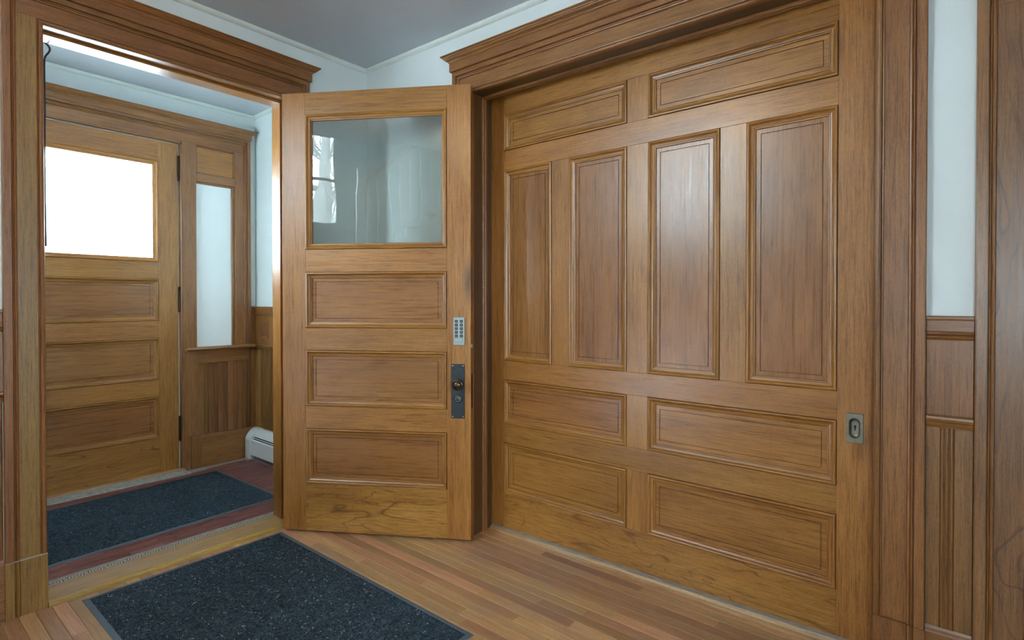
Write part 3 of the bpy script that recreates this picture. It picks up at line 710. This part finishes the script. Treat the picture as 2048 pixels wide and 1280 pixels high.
# sidelight: panel above, rail, painted board below
box('stile', 1.996, 2.066, yP, 0.0, 0.935, 2.5, OAKD, t6, 'z')
box('rail', 1.706, 1.996, yP, 0.0, 2.217, 2.279, OAKD, t6, 'x')
p_ = [(0.0, 0.0), (0.0, -0.030), (0.004, -0.031), (0.008, -0.026), (0.010, -0.018), (0.011, 0.0)]
sweep('panel_moulding', [(1.706, 2.279), (1.996, 2.279), (1.996, 2.496), (1.706, 2.496)], p_, OAKD, t6, closed=True)
box('panel', 1.712, 1.990, -0.016, 0.0, 2.285, 2.49, OAK, t6, 'x')
box('painted_board', 1.706, 1.980, -0.010, 0.0, 0.935, 2.217, WHITEP, t6, 'z', 0)['label'] = 'white painted board filling the sidelight'
box('sidelight_stop', 1.974, 1.996, -0.024, 0.0, 0.935, 2.217, OAKD, t6, 'z', 0.002)
box('sidelight_stop', 1.706, 1.974, -0.024, 0.0, 2.203, 2.217, OAKD, t6, 'x', 0.002)
ext_x('sill', [(0, 0.910), (-0.070, 0.910), (-0.080, 0.914), (-0.084, 0.922), (-0.080, 0.931), (-0.072, 0.935), (0, 0.935)], 1.622, 2.135, OAKD, t6)
box('apron', 1.716, 2.092, -0.030, 0, 0.806, 0.850, OAKD, t6, 'x'); box('apron_board', 1.690, 2.112, -0.024, 0, 0.850, 0.910, OAKD, t6, 'x')
box('stile', 1.686, 1.718, -0.030, 0, 0.245, 0.850, OAKD, t6, 'z'); box('stile', 2.092, 2.112, -0.024, 0, 0.245, 0.850, OAKD, t6, 'z')
beads(t6, 1.718, 2.092, 0.24, 0.810, -0.004)
ext_x('base_board', [(0, 0), (-0.050, 0), (-0.050, 0.222), (-0.046, 0.230), (-0.040, 0.240), (-0.030, 0.246), (0, 0.246)], 1.725, 2.172, OAKD, t6)
box('plinth_block', 1.655, 1.727, -0.058, 0, 0.0, 0.252, OAKD, t6, 'z')
box('corner_post', 2.122, 2.172, -0.020, 0.0, 0.246, 1.235, OAKD, t6, 'z'); ext_x('wainscot_cap', [(0, 1.180), (-0.030, 1.180), (-0.030, 1.246), (0, 1.246)], 2.119, 2.172, OAKD, t6)
box('chair_rail', 2.119, 2.172, -0.032, 0, 0.890, 0.930, OAKD, t6, 'x', 0.006)
box('sill_strip', FL-0.03, 1.612, -0.05, 0.06, 0.004, 0.022, SILLW, t6, 'x', 0.003)

# ------------------------------------------------------------------ baseboard heater in the vestibule
ht = empty('baseboard_heater', (XV-0.019, 4.510, 0.006), -math.pi/2); tag(ht, 'white enamelled baseboard heater along the vestibule side wall', 'heater')
HL = 1.25
def hprof(off=0.0): return [(-0.100-off, 0.038), (-0.100-off, 0.150), (-0.096-off, 0.166+off)]
ext_x('front_panel', [(-0.100, 0.040), (-0.100, 0.158), (-0.097, 0.166), (-0.093, 0.168), (-0.096, 0.158), (-0.096, 0.040)], 0.07, HL, ENAMEL, ht)
ext_x('damper', [(-0.083, 0.188), (-0.070, 0.207), (-0.052, 0.224), (-0.030, 0.234), (-0.002, 0.234), (-0.002, 0.228), (-0.030, 0.228), (-0.050, 0.218), (-0.067, 0.202), (-0.079, 0.186)], 0.07, HL, ENAMEL, ht)
ext_x('grille_bar', [(-0.090, 0.175), (-0.087, 0.180), (-0.083, 0.178), (-0.086, 0.173)], 0.07, HL, ENAMEL, ht)
ext_x('core', [(-0.078, 0.06), (-0.078, 0.165), (-0.055, 0.195), (-0.004, 0.215), (-0.004, 0.06)], 0.05, HL, DARK, ht)
ec = [(-0.103, 0.0), (-0.103, 0.155), (-0.098, 0.172), (-0.086, 0.192), (-0.072, 0.211), (-0.052, 0.228), (-0.030, 0.238), (0.0, 0.238), (0.0, 0.0)]
bm = bmesh.new(); A = [bm.verts.new((0.0, y, z)) for y, z in ec]; B = [bm.verts.new((0.095, y, z)) for y, z in ec]
A2 = [bm.verts.new((0.012, y+0.0025 if y < -0.05 else y, z)) for y, z in ec]
n = len(ec)
for k in range(n): bm.faces.new((A[k], A[(k+1) % n], B[(k+1) % n], B[k]))
bm.faces.new(A); bm.faces.new(B)
bmesh.ops.delete(bm, geom=A2, context='VERTS')
o = finish('end_cap', bm, ENAMEL, ht)
box('foot', 0.02, 0.060, -0.104, -0.02, -0.004, 0.034, ENAMEL, ht)
box('end_cap', HL, HL+0.06, -0.103, 0, 0.0, 0.236, ENAMEL, ht)

# ------------------------------------------------------------------ door mats
def doormat(label, x0, x1, y0, y1, z, rz, nlint, border):
    cx, cy_ = (x0+x1)/2, (y0+y1)/2; hx, hy = (x1-x0)/2, (y1-y0)/2
    r = empty('door_mat', (cx, cy_, z), rz); tag(r, label, 'door mat')
    prof = [(0, 0), (0.001, 0.0022), (border*0.35, 0.0040), (border*0.8, 0.0045), (border, 0.0045), (border, 0.0)]
    bmx = sweep_bm([(-hx, -hy), (hx, -hy), (hx, hy), (-hx, hy)], prof, True, 'xy'); o = finish('rubber_border', bmx, RUBBER, r); o['label'] = 'smooth dark rubber edging'
    i = border-0.002; bmp = bmesh.new(); NX, NY = 110, 150
    g = [[bmp.verts.new((-hx+i+(2*hx-2*i)*a/NX, -hy+i+(2*hy-2*i)*b/NY, 0.0075+random.uniform(-0.0010, 0.0010) if 0 < a < NX and 0 < b < NY else 0.002)) for b in range(NY+1)] for a in range(NX+1)]
    for a in range(NX):
        for b in range(NY): bmp.faces.new((g[a][b], g[a+1][b], g[a+1][b+1], g[a][b+1]))
    o = finish('pile', bmp, PILE, r, smooth=True); o['label'] = 'charcoal needle-punch carpet pile'
    lb = bmesh.new()
    for k in range(nlint):
        px, py = random.uniform(-hx+0.03, hx-0.03), random.uniform(-hy+0.03, hy-0.03); a = random.uniform(0, 6.28); L = random.choice((0.003, 0.004, 0.006, 0.009, 0.014)); cu_ = random.uniform(-2.2, 2.2)
        wd = random.choice((0.0005, 0.0007, 0.0010)); prev = None; p = Vector((px, py)); st = 3
        for s in range(st+1):
            d = Vector((math.cos(a), math.sin(a))); nn = Vector((-d.y, d.x))*wd
            z_ = 0.0090+0.0006*math.sin(s*1.3)
            cur = (lb.verts.new((p.x+nn.x, p.y+nn.y, z_)), lb.verts.new((p.x-nn.x, p.y-nn.y, z_)))
            if prev: lb.faces.new((prev[0], cur[0], cur[1], prev[1]))
            prev = cur; p = p+d*L/st; a += cu_/st
    o = finish('lint', lb, LINT, r); o['kind'] = 'stuff'; o['label'] = 'scattered pale lint and fibres'
    return r
doormat('charcoal carpet door mat lying on the wooden hall floor', 0.631, 1.526, 1.440, 2.918, 0.0003, 0.0, 850, 0.022)
doormat('charcoal carpet door mat lying on the red vestibule tiles', 0.16, 1.775, 3.385, 4.295, ZT+0.0006, math.radians(1.6), 160, 0.020)

# ------------------------------------------------------------------ black cable looped at the head of the doorway
cb = [(0.548, 3.150, 2.456), (0.558, 3.149, 2.4485), (0.567, 3.149, 2.4435), (0.5745, 3.149, 2.437), (0.5795, 3.149, 2.429), (0.5805, 3.149, 2.419), (0.577, 3.149, 2.408), (0.570, 3.149, 2.396), (0.5645, 3.149, 2.385), (0.5615, 3.149, 2.370), (0.5605, 3.149, 2.34)]
cb += [(0.5600+0.001*math.sin(k), 3.149, 2.34-0.1*k) for k in range(1, 9)]
o = finish('cable', tube_bm(cb, 0.0038, 8), CABLE, smooth=True); tag(o, 'black cable looping at the top left corner of the inner doorway', 'cable')

# ------------------------------------------------------------------ ceiling lamp of the hall (just above the frame)
cl = empty('ceiling_lamp', (0.15, 1.35, ZC)); tag(cl, 'warm glowing glass ceiling lamp of the hall', 'ceiling lamp')
finish('canopy', lathe_bm([(0.0, 0.0), (0.085, 0.0), (0.085, -0.012), (0.06, -0.03), (0.02, -0.036), (0.0, -0.036)], 28, None, 'z'), KNOB, cl, smooth=True)
finish('shade', lathe_bm([(0.05, -0.03), (0.13, -0.04), (0.155, -0.065), (0.145, -0.10), (0.10, -0.135), (0.04, -0.150), (0.004, -0.152)], 32, None, 'z'), LAMP, cl, smooth=True)

# ------------------------------------------------------------------ second doorway leaf at the right edge
d4 = empty('door_4', (B0[0]+3.183*ca_-0.065*sa_*1.0, B0[1]+3.183*sa_+0.065*ca_, 0), RB); tag(d4, 'closed oak panel door in the second doorway at the right edge', 'door', ST)
w4 = 0.894; s4 = 0.115
frame_bar(d4, 'stile', 0, s4, 0.012, 2.164, 'z', OAKD); frame_bar(d4, 'stile', w4-s4, w4, 0.012, 2.164, 'z', OAKD)
zz = [0.012, 0.24, 0.52, 0.63, 0.91, 1.02, 1.30, 1.41, 1.69, 1.80, 2.05, 2.164]
for k in range(0, len(zz), 2): frame_bar(d4, 'rail', s4, w4-s4, zz[k], zz[k+1], 'x', OAKD)
for k in range(1, len(zz)-1, 2): panel_unit(d4, s4, w4-s4, zz[k], zz[k+1], 'x', OAKD)

# ------------------------------------------------------------------ windows out of view (landing window mirrored in the pane, others added for brightness)
def window(name, label, loc, rz, W_, H_, bars=1):
    r = empty(name, loc, rz); tag(r, label, 'window', ST)
    fr = [(0, 0), (0, -0.03), (0.05, -0.03), (0.06, -0.015), (0.06, 0.0)]
    sweep('window_frame', [(0, 0), (W_, 0), (W_, H_), (0, H_)], fr, WHITEP, r, closed=True)
    sweep('window_casing', [(-0.01, H_+0.01), (W_+0.01, H_+0.01), (W_+0.01, -0.01), (-0.01, -0.01)], [(0, -0.05), (0, -0.07), (0.09, -0.07), (0.09, -0.05)], WHITEP, r, closed=True)
    for k in range(1, bars+1): box('meeting_rail', 0.05, W_-0.05, -0.03, 0, H_*k/(bars+1)-0.02, H_*k/(bars+1)+0.02, WHITEP, r, 'x')
    box('glass_pane', 0.05, W_-0.05, -0.012, -0.008, 0.05, H_-0.05, GLASS, r, bevel=0)
    box('window_sill', -0.12, W_+0.12, -0.12, -0.0, -0.05, -0.02, WHITEP, r, 'x')
window('window_1', 'tall white landing window above the staircase', (-3.05, 2.15, 2.31), math.pi/2, 1.35, 1.31)
window('fill_window_2', 'white sash window added for fill light in the unseen hall wall behind the viewer', (0.30, -2.40, 0.80), math.pi, 0.90, 1.35)  # unseen, added to let more sky light into the hall

window('fill_window_4', 'white sash window added for fill light low in the unseen wall behind the viewer on the left', (-3.05, -1.4, 0.85), math.pi/2, 0.70, 1.30)  # unseen, added as soft fill on the lower right of the pocket door
window('fill_window_3', 'white window added to brighten the vestibule, in the side wall hidden left of the doorway', (-0.05, 3.40, 1.30), math.pi/2, 0.85, 1.20)  # unseen, added to lift the vestibule's brightness

# ------------------------------------------------------------------ staircase (seen mirrored in the pane)
sc = empty('staircase', (-1.35, 2.05, 0)); tag(sc, 'white and oak staircase rising beside the stairwell wall', 'staircase')
box('landing', -1.62, 0.0, 0.0, 1.58, 1.46, 1.60, WHITEP, sc, 'x')
NST = 9; rise, run = 0.18, 0.235
for k in range(NST):
    y0 = -k*run; z0 = 1.60+k*rise
    box('tread', -0.95, 0.02, y0-run-0.02, y0, z0+rise-0.03, z0+rise, OAK, sc, 'x', 0.004)
    box('riser', -0.95, 0.0, y0-0.02, y0, z0, z0+rise-0.03, WHITEP, sc, 'x', 0)
    for q in (0.06, 0.175): box('baluster', -0.04, -0.012, y0-q-0.014, y0-q+0.014, z0+rise, z0+rise+0.82+(q-0.06)*0.7, WHITEP, sc, 'z', 0.002)
bm = bmesh.new(); yE = -NST*run; zE = 1.60+NST*rise
pr = [(0.0, 1.30), (0.0, 1.66), (yE, zE+0.06), (yE, zE-0.30)]
A = [bm.verts.new((0.0, y, z)) for y, z in pr]; B = [bm.verts.new((0.03, y, z)) for y, z in pr]
for k in range(4): bm.faces.new((A[k], A[(k+1) % 4], B[(k+1) % 4], B[k]))
bm.faces.new(A); bm.faces.new(B); finish('stringer', bm, WHITEP, sc)
bm = bmesh.new(); pr = [(0.0, 1.28), (0.0, 1.32), (yE, zE-0.27), (yE, zE-0.31)]
A = [bm.verts.new((-0.95, y, z)) for y, z in pr]; B = [bm.verts.new((0.0, y, z)) for y, z in pr]
for k in range(4): bm.faces.new((A[k], A[(k+1) % 4], B[(k+1) % 4], B[k]))
bm.faces.new(A); bm.faces.new(B); finish('soffit', bm, WHITEP, sc)
finish('handrail', tube_bm([(-0.026, 0.06, 2.60), (-0.026, yE, zE+0.98)], 0.03, 10), OAK, sc, 'y', smooth=True)
box('newel_post', -0.07, 0.03, 0.0, 0.10, 1.2, 2.78, WHITEP, sc, 'z', 0.006)

# ------------------------------------------------------------------ outdoors
gr = box('ground', -60, 60, -60, 60, -1.05, -1.0, SNOW, bevel=0); tag(gr, 'snow covered ground outside the house', 'ground', ST)
tr = empty('bare_tree', (-10.0, 1.75, -1.0)); tag(tr, 'bare leafless tree outside the landing window', 'tree')
rt = random.Random(3)
finish('trunk', tube_bm([(0, 0, 0), (0.1, 0.05, 2.5), (-0.05, 0.1, 4.5), (0.1, 0.0, 7.0), (0.0, 0.2, 9.5)], [0.32, 0.26, 0.22, 0.15, 0.05], 10), BARK, tr, 'z', smooth=True)
bb = bmesh.new()
def branch(p, d, L, r, dep):
    pts = [p]; q = p.copy(); dd = d.copy()
    for s in range(4):
        dd = (dd+Vector((rt.uniform(-.3, .3), rt.uniform(-.3, .3), rt.uniform(-.1, .25)))).normalized(); q = q+dd*L/4; pts.append(q.copy())
    tube_bm(pts, [r, r*.85, r*.7, r*.55, r*.35], 5, bb)
    if dep:
        for s in range(1, 5):
            for k in range(2): branch(pts[s], (dd+Vector((rt.uniform(-1, 1), rt.uniform(-1, 1), rt.uniform(-.3, .8)))).normalized(), L*0.55, r*0.45, dep-1)
for k in range(18):
    a = rt.uniform(0, 6.28); branch(Vector((0, 0, 2.4+k*0.38)), Vector((math.cos(a), math.sin(a), 0.5)).normalized(), rt.uniform(1.8, 2.8), 0.075, 2)
finish('branches', bb, BARK, tr, 'z', smooth=True)
